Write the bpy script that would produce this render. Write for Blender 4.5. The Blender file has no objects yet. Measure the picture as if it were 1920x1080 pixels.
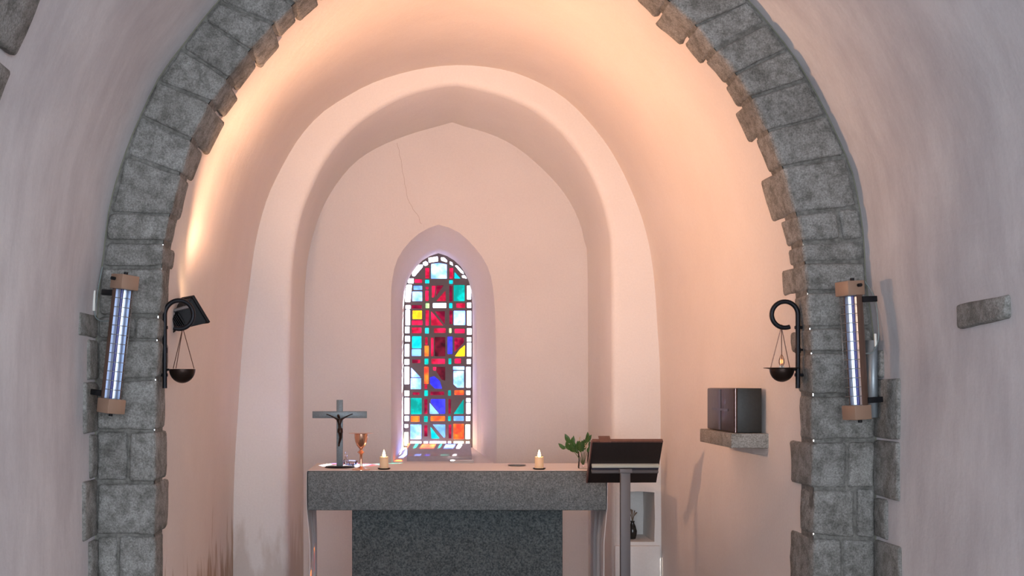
import bpy, bmesh, math, random
from mathutils import Vector, Matrix, noise
from mathutils.geometry import delaunay_2d_cdt
random.seed(7)
PI = math.pi
SC = bpy.context.scene
COL = SC.collection

# ------------------------------------------------------------------ camera
F, VX, HY, EYE = 2100.0, 780.0, 720.0, 1.45
cam_d = bpy.data.cameras.new('camera'); cam = bpy.data.objects.new('camera', cam_d); COL.objects.link(cam)
cam.location = (0, 0, EYE); cam.rotation_euler = (PI/2, 0, 0)
cam_d.sensor_width = 36; cam_d.lens = 36*F/1920
cam_d.shift_x = (960-VX)/1920; cam_d.shift_y = (HY-540)/1920
cam_d.clip_start = 0.05
SC.camera = cam

# ------------------------------------------------------------------ sky, sun, lights, exposure
SC.view_settings.view_transform = 'Standard'; SC.view_settings.look = 'None'
SC.view_settings.exposure = 0.14; SC.view_settings.gamma = 1.0; SC.view_settings.use_curve_mapping = False
w = bpy.data.worlds.new('sky'); SC.world = w; w.use_nodes = True
bg = w.node_tree.nodes['Background']; bg.inputs[0].default_value = (0.80, 0.88, 1, 1); bg.inputs[1].default_value = 6.5

def lamp_obj(name, typ, loc, direction, power, color, **k):
    l = bpy.data.lights.new(name, typ); l.energy = power; l.color = color
    for a, b in k.items(): setattr(l, a, b)
    o = bpy.data.objects.new(name, l); COL.objects.link(o); o.location = loc
    o.rotation_euler = Vector(direction).to_track_quat('-Z', 'Y').to_euler()
    return o
lamp_obj('sun', 'SUN', (1, 12, 6), (-0.28, -1, -0.70), 200.0, (1, 0.95, 0.88), angle=math.radians(1.2))
lamp_obj('daylight_nave_door', 'AREA', (0.25, -4.2, 1.55), (0, 1, 0.02), 170, (0.84, 0.92, 1), shape='RECTANGLE', size=2.3, size_y=2.4)
lamp_obj('daylight_nave_window', 'AREA', (1.55, -1.4, 1.75), (-1, 0.70, -0.03), 66, (0.80, 0.90, 1), shape='RECTANGLE', size=0.8, size_y=1.3, spread=math.radians(110))
lamp_obj('daylight_fill_left', 'AREA', (-1.05, -1.4, 1.75), (1, 0.70, -0.03), 56, (0.80, 0.90, 1), shape='RECTANGLE', size=0.8, size_y=1.3, spread=math.radians(110))  # added fill from the left to soften shadows, no known window there

def P(px, py, d):                      # a point of the photo at a known distance
    return Vector(((px-VX)*d/F, d, EYE+(HY-py)*d/F))

# ------------------------------------------------------------------ helpers
def link(name, bm, mat, parent=None, smooth=False):
    me = bpy.data.meshes.new(name)
    bmesh.ops.recalc_face_normals(bm, faces=bm.faces)
    bm.to_mesh(me); bm.free()
    o = bpy.data.objects.new(name, me); COL.objects.link(o)
    for m in (mat if isinstance(mat, (list, tuple)) else [mat]): me.materials.append(m)
    if smooth:
        for p in me.polygons: p.use_smooth = True
        if smooth == 'auto': me.set_sharp_from_angle(angle=math.radians(40))
    if parent:
        o.parent = parent
    return o
def tag(o, label=None, cat=None, group=None, kind=None):
    if label: o['label'] = label
    if cat: o['category'] = cat
    if group: o['group'] = group
    if kind: o['kind'] = kind
    return o
def empty(name, loc, label, cat, rot=(0,0,0), group=None, scale=None):
    o = bpy.data.objects.new(name, None); COL.objects.link(o); o.location = loc; o.rotation_euler = rot
    if scale: o.scale = (scale,)*3
    o.empty_display_size = .05
    return tag(o, label, cat, group)
def box(bm, c, s, rot=None, bevel=0):
    r = bmesh.ops.create_cube(bm, size=1)
    M = Matrix.Translation(Vector(c)) @ (rot.to_4x4() if rot else Matrix()) @ Matrix.Diagonal((s[0], s[1], s[2], 1))
    bmesh.ops.transform(bm, matrix=M, verts=r['verts'])
    if bevel:
        es = list({e for v in r['verts'] for e in v.link_edges})
        bmesh.ops.bevel(bm, geom=es, offset=bevel, segments=2, profile=.5, affect='EDGES')
def nbox(name, c, s, mat, parent=None, rot=None, bevel=0.002):
    bm = bmesh.new(); box(bm, c, s, rot, bevel); return link(name, bm, mat, parent, 'auto')
def tube(bm, pts, r, n=10, caps=True):
    pts = [Vector(p) for p in pts]
    rs = r if isinstance(r, (list, tuple)) else [r]*len(pts)
    rings = []; up = None
    for i, p in enumerate(pts):
        t = (pts[min(i+1, len(pts)-1)] - pts[max(i-1, 0)]).normalized()
        if up is None:
            up = t.orthogonal().normalized()
        up = (up - t*up.dot(t)).normalized()
        b = t.cross(up)
        rings.append([bm.verts.new(p + (up*math.cos(a)+b*math.sin(a))*rs[i]) for a in [2*PI*k/n for k in range(n)]])
    for a, b in zip(rings, rings[1:]):
        for k in range(n): bm.faces.new((a[k], a[(k+1) % n], b[(k+1) % n], b[k]))
    if caps: bm.faces.new(rings[0]); bm.faces.new(rings[-1])
def ntube(name, pts, r, mat, parent=None, n=10):
    bm = bmesh.new(); tube(bm, pts, r, n); return link(name, bm, mat, parent, 'auto')
def lathe(bm, prof, c=(0,0,0), n=32):
    c = Vector(c); rings = []
    for r, z in prof:
        if r < 1e-6: rings.append([bm.verts.new(c+Vector((0,0,z)))])
        else: rings.append([bm.verts.new(c+Vector((r*math.cos(2*PI*k/n), r*math.sin(2*PI*k/n), z))) for k in range(n)])
    for a, b in zip(rings, rings[1:]):
        for k in range(n):
            j = (k+1) % n
            if len(a) == 1 and len(b) == 1: continue
            if len(a) == 1: bm.faces.new((a[0], b[k], b[j]))
            elif len(b) == 1: bm.faces.new((a[k], a[j], b[0]))
            else: bm.faces.new((a[k], a[j], b[j], b[k]))
def nlathe(name, prof, mat, parent=None, c=(0,0,0), n=32):
    bm = bmesh.new(); lathe(bm, prof, c, n); return link(name, bm, mat, parent, 'auto')
def catmull(pts, k=8):
    out = []
    for i in range(len(pts)-1):
        p0 = pts[max(i-1, 0)]; p1 = pts[i]; p2 = pts[i+1]; p3 = pts[min(i+2, len(pts)-1)]
        for j in range(k):
            t = j/k
            out.append(tuple(.5*((2*b)+(-a+c)*t+(2*a-5*b+4*c-d)*t*t+(-a+3*b-3*c+d)*t**3) for a, b, c, d in zip(p0, p1, p2, p3)))
    out.append(tuple(pts[-1])); return out

# ------------------------------------------------------------------ materials
def mat_new(name):
    m = bpy.data.materials.new(name); m.use_nodes = True
    nt = m.node_tree; b = nt.nodes['Principled BSDF']; return m, nt, b
def simple(name, col, rough=.5, metal=0, bump=0, bscale=200, var=0, coat=0, spec=.5):
    m, nt, b = mat_new(name)
    b.inputs['Base Color'].default_value = (*col, 1); b.inputs['Roughness'].default_value = rough
    b.inputs['Metallic'].default_value = metal; b.inputs['Coat Weight'].default_value = coat
    b.inputs['Specular IOR Level'].default_value = spec
    tc = nt.nodes.new('ShaderNodeTexCoord'); nz = nt.nodes.new('ShaderNodeTexNoise'); nz.inputs['Scale'].default_value = bscale
    nt.links.new(tc.outputs['Object'], nz.inputs['Vector'])
    if var:
        mx = nt.nodes.new('ShaderNodeMix'); mx.data_type = 'RGBA'
        mx.inputs[6].default_value = (*[c*(1-var) for c in col], 1); mx.inputs[7].default_value = (*[min(1, c*(1+var)) for c in col], 1)
        nt.links.new(nz.outputs['Fac'], mx.inputs[0]); nt.links.new(mx.outputs[2], b.inputs['Base Color'])
    if bump:
        bp = nt.nodes.new('ShaderNodeBump'); bp.inputs['Strength'].default_value = bump; bp.inputs['Distance'].default_value = .002
        nt.links.new(nz.outputs['Fac'], bp.inputs['Height']); nt.links.new(bp.outputs[0], b.inputs['Normal'])
    return m
def ramp(nt, src, stops):
    r = nt.nodes.new('ShaderNodeValToRGB'); nt.links.new(src, r.inputs[0])
    e = r.color_ramp.elements
    while len(e) < len(stops): e.new(.5)
    for x, (p, c) in zip(e, stops): x.position = p; x.color = (*c, 1)
    return r
def mixc(nt, fac, a, b, mode='MIX'):
    mx = nt.nodes.new('ShaderNodeMix'); mx.data_type = 'RGBA'; mx.blend_type = mode
    for s, v in ((0, fac), (6, a), (7, b)):
        if isinstance(v, (int, float)): mx.inputs[s].default_value = v
        elif isinstance(v, tuple): mx.inputs[s].default_value = (*v, 1)
        else: nt.links.new(v, mx.inputs[s])
    return mx.outputs[2]
def nnode(nt, vec, scale, detail=4, stretch=None, rough=.55):
    if stretch:
        mp = nt.nodes.new('ShaderNodeMapping'); mp.inputs['Scale'].default_value = stretch; nt.links.new(vec, mp.inputs[0]); vec = mp.outputs[0]
    n = nt.nodes.new('ShaderNodeTexNoise'); n.inputs['Scale'].default_value = scale; n.inputs['Detail'].default_value = detail
    n.inputs['Roughness'].default_value = rough
    nt.links.new(vec, n.inputs['Vector']); return n.outputs['Fac']
def plaster(name, c1, c2, streak=0, stain=0, cstain=(.36, .24, .15)):
    m, nt, b = mat_new(name)
    g = nt.nodes.new('ShaderNodeNewGeometry').outputs['Position']
    n1 = nnode(nt, g, 1.6, 6)
    col = ramp(nt, n1, [(.35, c1), (.65, c2)]).outputs[0]
    fine = nnode(nt, g, 90, 3)
    col = mixc(nt, .10, col, ramp(nt, fine, [(.3, (.55,)*3), (.7, (1,)*3)]).outputs[0], 'MULTIPLY')
    if streak:
        st = nnode(nt, g, 2.6, 8, (1.2, 2.6, .8), .68)
        col = mixc(nt, streak, col, ramp(nt, st, [(.33, (.70, .68, .70)), (.62, (1, 1, 1))]).outputs[0], 'MULTIPLY')
    if stain:                                                   # damp stains rising from the floor
        sep = nt.nodes.new('ShaderNodeSeparateXYZ'); nt.links.new(g, sep.inputs[0])
        mr = nt.nodes.new('ShaderNodeMapRange'); nt.links.new(sep.outputs[2], mr.inputs[0])
        mr.inputs[1].default_value = .30; mr.inputs[2].default_value = .92; mr.inputs[3].default_value = .30; mr.inputs[4].default_value = -.20
        mx = nt.nodes.new('ShaderNodeMapRange'); nt.links.new(sep.outputs[0], mx.inputs[0])
        mx.inputs[1].default_value = -.75; mx.inputs[2].default_value = -.2; mx.inputs[3].default_value = 0; mx.inputs[4].default_value = -.5
        sn = nnode(nt, g, 4.2, 5, (2.2, 2.2, .7))
        ad = nt.nodes.new('ShaderNodeMath'); nt.links.new(sn, ad.inputs[0]); nt.links.new(mr.outputs[0], ad.inputs[1])
        ad2 = nt.nodes.new('ShaderNodeMath'); nt.links.new(ad.outputs[0], ad2.inputs[0]); nt.links.new(mx.outputs[0], ad2.inputs[1])
        f = ramp(nt, ad2.outputs[0], [(.56, (0,)*3), (.72, (stain,)*3)]).outputs[0]
        col = mixc(nt, f, col, cstain)
    nt.links.new(col, b.inputs['Base Color']); b.inputs['Roughness'].default_value = .92; b.inputs['Specular IOR Level'].default_value = .15
    bp = nt.nodes.new('ShaderNodeBump'); bp.inputs['Strength'].default_value = .35; bp.inputs['Distance'].default_value = .012
    add = nt.nodes.new('ShaderNodeMath'); nt.links.new(nnode(nt, g, 7, 4, (1, 1, .5)), add.inputs[0])
    ml = nt.nodes.new('ShaderNodeMath'); ml.operation = 'MULTIPLY'; ml.inputs[1].default_value = .12; nt.links.new(fine, ml.inputs[0])
    nt.links.new(ml.outputs[0], add.inputs[1]); nt.links.new(add.outputs[0], bp.inputs['Height']); nt.links.new(bp.outputs[0], b.inputs['Normal'])
    return m
def granite(name, dark, light, sc=60, bump=.5, contrast=(.38, .62), blotch=.35):
    m, nt, b = mat_new(name)
    g = nt.nodes.new('ShaderNodeNewGeometry').outputs['Position']
    n = nnode(nt, g, sc*2.2, 4, None, .7)
    col = ramp(nt, n, [(contrast[0], dark), (contrast[1], light)]).outputs[0]
    big = nnode(nt, g, 6, 5)
    md = nnode(nt, g, 24, 5, None, .7)
    col = mixc(nt, blotch*1.3, col, ramp(nt, md, [(.36, (.42, .42, .40)), (.56, (1.0, 1.0, 1.0))]).outputs[0], 'MULTIPLY')
    col = mixc(nt, blotch, col, ramp(nt, big, [(.35, (.45, .43, .40)), (.65, (1.0, 1.0, 1.0))]).outputs[0], 'MULTIPLY')
    oi = nt.nodes.new('ShaderNodeObjectInfo')
    col = mixc(nt, .30, col, ramp(nt, oi.outputs['Random'], [(0, (.72, .72, .72)), (.5, (.95, .92, .88)), (1, (1, 1, 1))]).outputs[0], 'MULTIPLY')
    nt.links.new(col, b.inputs['Base Color']); b.inputs['Roughness'].default_value = .85; b.inputs['Specular IOR Level'].default_value = .25
    bp = nt.nodes.new('ShaderNodeBump'); bp.inputs['Strength'].default_value = bump; bp.inputs['Distance'].default_value = .006
    nt.links.new(nnode(nt, g, sc, 6, None, .65), bp.inputs['Height']); nt.links.new(bp.outputs[0], b.inputs['Normal'])
    return m
def emit(name, col, s):
    m = bpy.data.materials.new(name); m.use_nodes = True; nt = m.node_tree; nt.nodes.remove(nt.nodes['Principled BSDF'])
    e = nt.nodes.new('ShaderNodeEmission'); e.inputs[0].default_value = (*col, 1); e.inputs[1].default_value = s
    nt.links.new(e.outputs[0], nt.nodes['Material Output'].inputs[0]); return m
def glass_clear(name, tint=(1, 1, 1), rough=.02):
    m = bpy.data.materials.new(name); m.use_nodes = True; nt = m.node_tree; nt.nodes.remove(nt.nodes['Principled BSDF'])
    t = nt.nodes.new('ShaderNodeBsdfTransparent'); t.inputs[0].default_value = (*tint, 1)
    g = nt.nodes.new('ShaderNodeBsdfGlossy'); g.inputs['Roughness'].default_value = rough
    f = nt.nodes.new('ShaderNodeFresnel'); f.inputs[0].default_value = 1.32
    mx = nt.nodes.new('ShaderNodeMixShader'); nt.links.new(f.outputs[0], mx.inputs[0]); nt.links.new(t.outputs[0], mx.inputs[1]); nt.links.new(g.outputs[0], mx.inputs[2])
    nt.links.new(mx.outputs[0], nt.nodes['Material Output'].inputs[0]); return m
def glass_stained(name, c1, c2):
    m = bpy.data.materials.new(name); m.use_nodes = True; nt = m.node_tree; nt.nodes.remove(nt.nodes['Principled BSDF'])
    g = nt.nodes.new('ShaderNodeNewGeometry').outputs['Position']
    n = nnode(nt, g, 16, 3)
    s = lambda c: tuple(max(0, x)**.5 for x in c)
    col = ramp(nt, n, [(.40, s(c1)), (.60, s(c2))]).outputs[0]
    t = nt.nodes.new('ShaderNodeBsdfTransparent'); nt.links.new(col, t.inputs[0])
    gl = nt.nodes.new('ShaderNodeBsdfGlossy'); gl.inputs['Roughness'].default_value = .3
    mx = nt.nodes.new('ShaderNodeMixShader'); mx.inputs[0].default_value = .004
    nt.links.new(t.outputs[0], mx.inputs[1]); nt.links.new(gl.outputs[0], mx.inputs[2])
    nt.links.new(mx.outputs[0], nt.nodes['Material Output'].inputs[0]); return m

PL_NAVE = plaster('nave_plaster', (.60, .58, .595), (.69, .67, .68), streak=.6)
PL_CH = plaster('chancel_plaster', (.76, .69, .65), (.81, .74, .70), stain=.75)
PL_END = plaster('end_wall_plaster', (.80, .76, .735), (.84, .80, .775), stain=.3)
PL_BACK = plaster('niche_back_plaster', (.78, .71, .68), (.82, .75, .715))
PL_REV = plaster('window_reveal_plaster', (.76, .70, .69), (.80, .74, .73))
PL_WHITE = plaster('white_plaster', (.80, .78, .76), (.86, .84, .82))
GR_ARCH = granite('arch_granite', (.18, .178, .17), (.46, .455, .44), 75, 1.0, (.30, .70), .5)
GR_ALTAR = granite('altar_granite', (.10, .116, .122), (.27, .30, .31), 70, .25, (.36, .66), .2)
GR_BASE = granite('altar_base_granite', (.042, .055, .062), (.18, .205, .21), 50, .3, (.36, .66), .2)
GR_SHELF = granite('shelf_granite', (.22, .20, .18), (.42, .40, .37), 70, .3)
MORTAR = granite('mortar', (.15, .147, .138), (.26, .255, .24), 30, .5)
PAVE = granite('paving', (.20, .18, .16), (.36, .33, .30), 12, .4)
IRON = simple('black_iron', (.018, .018, .022), .45, .7, .3, 300)
BLACKP = simple('black_paint', (.008, .008, .010), .55, spec=.25)
BRONZE = simple('dark_bronze', (.035, .022, .018), .35, .8, .2, 400)
STEEL = simple('grey_steel', (.30, .32, .35), .38, .8, .1, 150, .15)
PEWTER = simple('pewter', (.15, .18, .20), .42, .35, .25, 120, .25)
GREYPAINT = simple('grey_paint', (.15, .14, .145), .55, .2)
BROWNCASE = simple('bronze_painted_case', (.17, .10, .075), .35, .45)
MIRROR = simple('polished_reflector', (.58, .66, .80), .38, 1.0, .25, 40)
QUARTZ = simple('quartz_tube', (.05, .06, .30), .2, 0)
CHROME = simple('chrome_wire', (.30, .30, .30), .35, .8)
WENGE = simple('dark_wood', (.009, .005, .005), .55, 0, .4, 60, .4)
REDWOOD = simple('red_brown_wood', (.12, .055, .045), .4, 0, .3, 60, .3)
GOLD = simple('rose_gold', (.92, .52, .36), .14, 1)
WAX = simple('candle_wax', (.85, .62, .42), .5)
LINEN = simple('white_linen', (.80, .76, .76), .85, 0, .3, 300)
TABW = simple('tabernacle_lacquer', (.035, .022, .018), .42, .0, .5, 30, .5, coat=.08)
TABSIDE = simple('tabernacle_side', (.022, .022, .020), .5, .1, .3, 80, .3)
LEAF = simple('green_leaf', (.055, .13, .03), .45, 0, .2, 80, .45)
BUD = simple('pale_blossom', (.70, .55, .38), .7)
STEM = simple('stem', (.10, .16, .05), .6)
GLASS = glass_clear('clear_glass', (.97, .95, .95))
LEAD = simple('window_matrix', (.14, .115, .125), .8, 0, .4, 120)
CRACK = simple('hairline_crack', (.42, .30, .24), .9)
CABLE = simple('grey_cable', (.20, .24, .24), .5)
WHITEP = simple('white_plastic', (.8, .8, .75), .4)
ZINC = simple('zinc_sheet', (.36, .41, .45), .45, .5, .2, 30, .15)

# ------------------------------------------------------------------ curves of the building, measured on their own planes
D1, D3, D4, D5 = 4.0, 6.5, 7.41, 7.9        # arch face, chancel end wall, niche back wall, glass
def world(pts, d): return [(P(x, y, d).x, P(x, y, d).z) for x, y in pts]
INNER_L = [(287,1080),(288,800),(292,650),(297,560),(302,500),(305,445),(320,390),(335,325),(357,260),(385,200),(425,145),(465,95),(505,50),(550,5),(620,-55),(700,-110),(800,-165)]
INNER_R = [(1527,1080),(1527,760),(1522,640),(1515,535),(1507,450),(1495,400),(1480,340),(1462,295),(1440,240),(1410,180),(1380,135),(1345,95),(1305,45),(1255,0),(1190,-58),(1110,-115),(1010,-167)]
OUTER_L = [(178,1080),(178,700),(181,600),(187,520),(195,460),(202,400),(215,345),(240,270),(270,200),(300,140),(345,80),(405,5),(470,-60),(560,-130),(680,-200),(800,-250)]
OUTER_R = [(1643,1080),(1643,700),(1636,600),(1625,530),(1622,465),(1615,400),(1600,325),(1580,275),(1545,200),(1500,120),(1460,65),(1405,0),(1340,-65),(1250,-135),(1130,-205),(1010,-252)]
def full(L, R, apex): return L + [apex] + R[::-1]
INNER = world(full(INNER_L, INNER_R, (905, -188)), D1)
OUTER = world(full(OUTER_L, OUTER_R, (905, -272)), D1)
ENDOUT = world([(437,1080),(439,900),(447,760),(455,640),(467,540),(480,450),(500,375),(525,320),(560,260),(600,215),(640,187),(700,155),(780,131),(860,122),(940,130),(1000,150),(1060,185),(1110,235),(1150,290),(1185,360),(1210,430),(1225,510),(1233,620),(1238,720),(1240,1080)], D3)
OPEN = world([(540,1080),(540,800),(544,600),(548,500),(560,420),(580,360),(610,300),(650,250),(700,210),(770,175),(848,157),(850,156),(852,157),(905,168),(960,185),(1010,212),(1060,255),(1100,310),(1125,365),(1140,420),(1147,520),(1148,1080)], D3)
BACK = world([(569,1080),(569,800),(570,600),(575,500),(590,430),(615,370),(655,315),(700,281),(765,253),(843,231),(845,230),(847,231),(915,250),(965,274),(1010,310),(1055,358),(1082,405),(1095,450),(1102,530),(1103,1080)], D4)
XC, ZC = .24, 1.70
def resample(c, nv=14, na=60, xc=XC, zc=ZC):
    d = catmull(c, 8)
    d = [(d[0][0], -.02)] + d + [(d[-1][0], -.02)]
    ia = max(range(len(d)), key=lambda i: d[i][1])
    Lh, Rh = d[:ia+1], d[ia:][::-1]
    def atz(h, z):
        for a, b in zip(h, h[1:]):
            if a[1] <= z <= b[1] and b[1] > a[1]: return (a[0]+(b[0]-a[0])*(z-a[1])/(b[1]-a[1]), z)
        return (h[0][0], z)
    ang = [((math.atan2(z-zc, x-xc)+PI/2) % (2*PI)-PI/2, x, z) for x, z in d if z > zc-.3]
    ang.sort(key=lambda t: -t[0])
    def ata(t):
        for a, b in zip(ang, ang[1:]):
            if a[0] >= t >= b[0] and a[0] > b[0]:
                k = (a[0]-t)/(a[0]-b[0]); return (a[1]+(b[1]-a[1])*k, a[2]+(b[2]-a[2])*k)
    zs = [zc*i/nv for i in range(nv)]
    return [atz(Lh, z) for z in zs] + [ata(PI*(1-i/na)) for i in range(na+1)] + [atz(Rh, z) for z in zs[::-1]]
def loft(bm, rows, wob=0, keep=()):
    g = []
    for i, r in enumerate(rows):
        row = []
        for v in r:
            v = Vector(v)
            if wob and i not in keep: v += noise.noise_vector(v*1.3)*wob
            row.append(bm.verts.new(v))
        g.append(row)
    for a, b in zip(g, g[1:]):
        for k in range(len(a)-1): bm.faces.new((a[k], a[k+1], b[k+1], b[k]))
def rows3(c, y): return [(x, y, z) for x, z in c]
NV, NA = 14, 60
I_, O_, E_, N_, B_ = [resample(c, NV, NA) for c in (INNER, OUTER, ENDOUT, OPEN, BACK)]
def lerpc(a, b, t): return [(p[0]+(q[0]-p[0])*t, p[1]+(q[1]-p[1])*t) for p, q in zip(a, b)]
def struct(name, rows, mat, wob=0, keep=(), sl=slice(None)):
    bm = bmesh.new(); loft(bm, [r[sl] for r in rows], wob, keep)
    return tag(link(name, bm, mat, None, 'auto'), kind='structure')
def cdt_faces(outer, holes):
    """triangles of outer minus holes; also returns the triangles of each hole"""
    def ccw(p): return list(p) if sum(a[0]*b[1]-b[0]*a[1] for a, b in zip(p, list(p[1:])+[p[0]])) > 0 else list(p)[::-1]
    outer = ccw(outer); holes = [ccw(h) for h in holes]
    pts = [Vector(p) for p in outer]; faces = [list(range(len(outer)))]
    for h in holes:
        s = len(pts); pts += [Vector(p) for p in h]; faces.append(list(range(s, s+len(h))))
    vv, ee, ff, ov, oe, of = delaunay_2d_cdt(pts, [], faces, 1, 1e-6)
    main = [f for f, o in zip(ff, of) if 0 in o and len(o) == 1]
    return vv, main, ff, of

# chancel shell
ch_rows = [rows3(lerpc(I_, E_, t*t*(3-2*t)*.5+t*.5), D1+.02+(D3-D1-.02)*t) for t in [i/14 for i in range(15)]]
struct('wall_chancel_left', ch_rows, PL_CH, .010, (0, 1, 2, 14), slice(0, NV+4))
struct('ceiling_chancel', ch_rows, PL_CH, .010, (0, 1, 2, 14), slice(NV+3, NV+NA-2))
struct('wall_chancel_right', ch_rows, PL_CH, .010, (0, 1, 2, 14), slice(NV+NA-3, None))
# end wall with the arched niche: face, rounded arris, soffit
def offc(a, b, m):                                   # move curve a towards b by m metres
    out = []
    for p, q in zip(a, b):
        d = Vector(q)-Vector(p); out.append(tuple(Vector(p)+d*min(1, m/max(d.length, 1e-5))))
    return out
end_rows = [rows3(E_, D3), rows3(offc(N_, E_, .05), D3), rows3(offc(N_, E_, .02), D3+.006), rows3(offc(N_, E_, .005), D3+.022), rows3(N_, D3+.05)]
end_rows += [rows3(lerpc(N_, B_, t), D3+.05+(D4-D3-.05)*t) for t in (.25, .5, .75, 1)]
# the cupboard recess in the right pier is cut out of the face, so the right pier below z=.86 is built apart
RZ0, RZ1 = P(0, 1016, D3).z, P(0, 922, D3).z; RX0, RX1 = P(1155, 0, D3).x, P(1227, 0, D3).x
kz = [i for i, p in enumerate(N_) if i > NV+NA and p[1] <= 1.0][0]
struct('wall_chancel_end', end_rows, PL_END, 0, (), slice(0, kz+1))
bm = bmesh.new(); loft(bm, [r[kz:] for r in end_rows[1:]])
tag(link('wall_chancel_niche_side', bm, PL_END, None, 'auto'), kind='structure')
zt = N_[kz][1]; xl = offc(N_, E_, .05)[kz][0]; xr = E_[kz][0]; xr0 = E_[-1][0]
outer = [(xl, -.02), (xr0, -.02), (xr0, .5), (xr, zt), (xl, zt)]
hole = [(RX0, RZ0), (RX1, RZ0), (RX1+.003, (RZ0+RZ1)/2), (RX1, RZ1-.004), ((RX0+RX1)/2+.02, RZ1+.003), (RX0, RZ1-.006)]
vv, main, _, _ = cdt_faces(outer, [hole])
bm = bmesh.new(); vs = [bm.verts.new((v.x, D3, v.y)) for v in vv]
for f in main: bm.faces.new([vs[i] for i in f])
loft(bm, [[(x, D3, z) for x, z in hole+hole[:1]], [(x+(.006 if x < 1.3 else -.0), D3+.33, z) for x, z in hole+hole[:1]]])
bm.faces.new([bm.verts.new((x, D3+.33, z)) for x, z in hole])
tag(link('wall_chancel_cupboard', bm, PL_WHITE, None, False), kind='structure')
bm = bmesh.new(); box(bm, ((RX0+xr0)/2-.01, D3-.012, (RZ0-.02)/2), (xr0-RX0+.0, .030, RZ0-.02), None, .006)
tag(link('trim_1', bm, PL_WHITE, None, 'auto'), kind='structure')

# niche back wall with window opening
EMB_L = [(733,872),(733,845),(733,671),(733,560),(736,520),(746,484),(768,453),(794,432),(822,421)]
EMB_R = [(855,432),(885,458),(911,493),(924,536),(930,627),(931,750),(931,872)]
GL_L = [(756,839),(756,700),(757,600),(758,560),(760,540),(768,519),(785,495),(804,481),(822,475)]
GL_R = [(842,482),(863,499),(877,523),(884,549),(886,600),(886,750),(886,839)]
def half_arc(pts, n):
    d = catmull(pts, 8); L = [0]
    for a, b in zip(d, d[1:]): L.append(L[-1]+math.hypot(b[0]-a[0], b[1]-a[1]))
    out = []
    for i in range(n+1):
        t = L[-1]*i/n; j = 0
        while j < len(L)-2 and L[j+1] < t: j += 1
        k = (t-L[j])/max(L[j+1]-L[j], 1e-9); out.append((d[j][0]+(d[j+1][0]-d[j][0])*k, d[j][1]+(d[j+1][1]-d[j][1])*k))
    return out
def win(Lp, Rp, d, n=24):
    return world(half_arc(Lp, n), d) + world(half_arc([Lp[-1]]+Rp, n), d)[1:]
EMB = win(EMB_L, EMB_R, D4); GLS = win(GL_L, GL_R, D5)
vv, main, _, _ = cdt_faces(B_, [EMB])
bm = bmesh.new(); vs = [bm.verts.new((v.x, D4, v.y)) for v in vv]
for f in main: bm.faces.new([vs[i] for i in f])
tag(link('wall_back', bm, PL_BACK), kind='structure')
bm = bmesh.new()
ins = lerpc(EMB, GLS, .06)
loft(bm, [rows3(EMB, D4), rows3(ins, D4+.01), rows3(lerpc(EMB, GLS, .62), D5-.16), rows3(lerpc(EMB, GLS, .82), D5-.14), rows3(GLS, D5-.03), rows3(GLS, D5+.05)])
zs_f, zs_b = EMB[0][1], GLS[0][1]
reveal = tag(link('wall_window_reveal', bm, PL_REV, None, 'auto'), kind='structure')
bm = bmesh.new()
rvr = [rows3(EMB, D4), rows3(ins, D4+.01), rows3(lerpc(EMB, GLS, .62), D5-.16), rows3(lerpc(EMB, GLS, .82), D5-.14), rows3(GLS, D5-.03), rows3(GLS, D5+.05)]
srow = [[(q[0][0]+(q[-1][0]-q[0][0])*t, q[0][1], q[0][2]+(q[-1][2]-q[0][2])*t) for t in [i/8 for i in range(9)]] for q in rvr]
loft(bm, [[(x, y-.012, z-.03) for x, y, z in srow[0]]]+srow)
tag(link('window_sill', bm, PL_REV, None, 'auto'), kind='structure')
bm = bmesh.new()
ck = catmull([(745,268),(752,300),(760,345),(768,380),(782,402),(789,420)], 4)
tube(bm, [P(x+random.uniform(-1.5, 1.5), y, D4-.0002) for x, y in ck], .0011, 4)
tag(link('crack', bm, CRACK), kind='structure').parent = bpy.data.objects['wall_back']

# ------------------------------------------------------------------ stained glass window
GM = {}
def gm(k, c1, c2): GM[k] = (len(GM), glass_stained('stained_'+k, c1, c2))
gm('white', (.62, .60, .68), (.9, .9, .95)); gm('cream', (.75, .66, .38), (.9, .85, .6)); gm('pale_blue', (.065, .125, .55), (.19, .31, .72))
gm('sky_blue', (.04, .085, .42), (.085, .16, .55)); gm('deep_blue', (.008, .006, .13), (.016, .014, .28)); gm('red', (.10, .001, .006), (.30, .004, .022))
gm('ruby', (.035, .0, .004), (.14, .002, .012)); gm('dark_red', (.008, .0, .001), (.04, .001, .004)); gm('orange', (.34, .012, .006), (.6, .07, .006))
gm('amber', (.7, .12, .004), (.9, .45, .004)); gm('teal', (.0, .07, .055), (.0, .15, .12)); gm('cyan', (.0, .13, .15), (.01, .23, .23)); gm('lime', (.10, .25, .06), (.2, .4, .1))
A_ = lambda u, v: (745+u/5.535, 465+v/5.538)
B__ = lambda u, v: (745+u/5.4, 650+v/5.4)
N__ = lambda u, v: (u, v)
pieces = []
def R_(f, k, *rs):
    for x0, y0, x1, y1 in rs: pieces.append((k, [f(x0, y0), f(x1, y0), f(x1, y1), f(x0, y1)]))
def G_(f, k, *ps):
    for p in ps: pieces.append((k, [f(*q) for q in p]))
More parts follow.
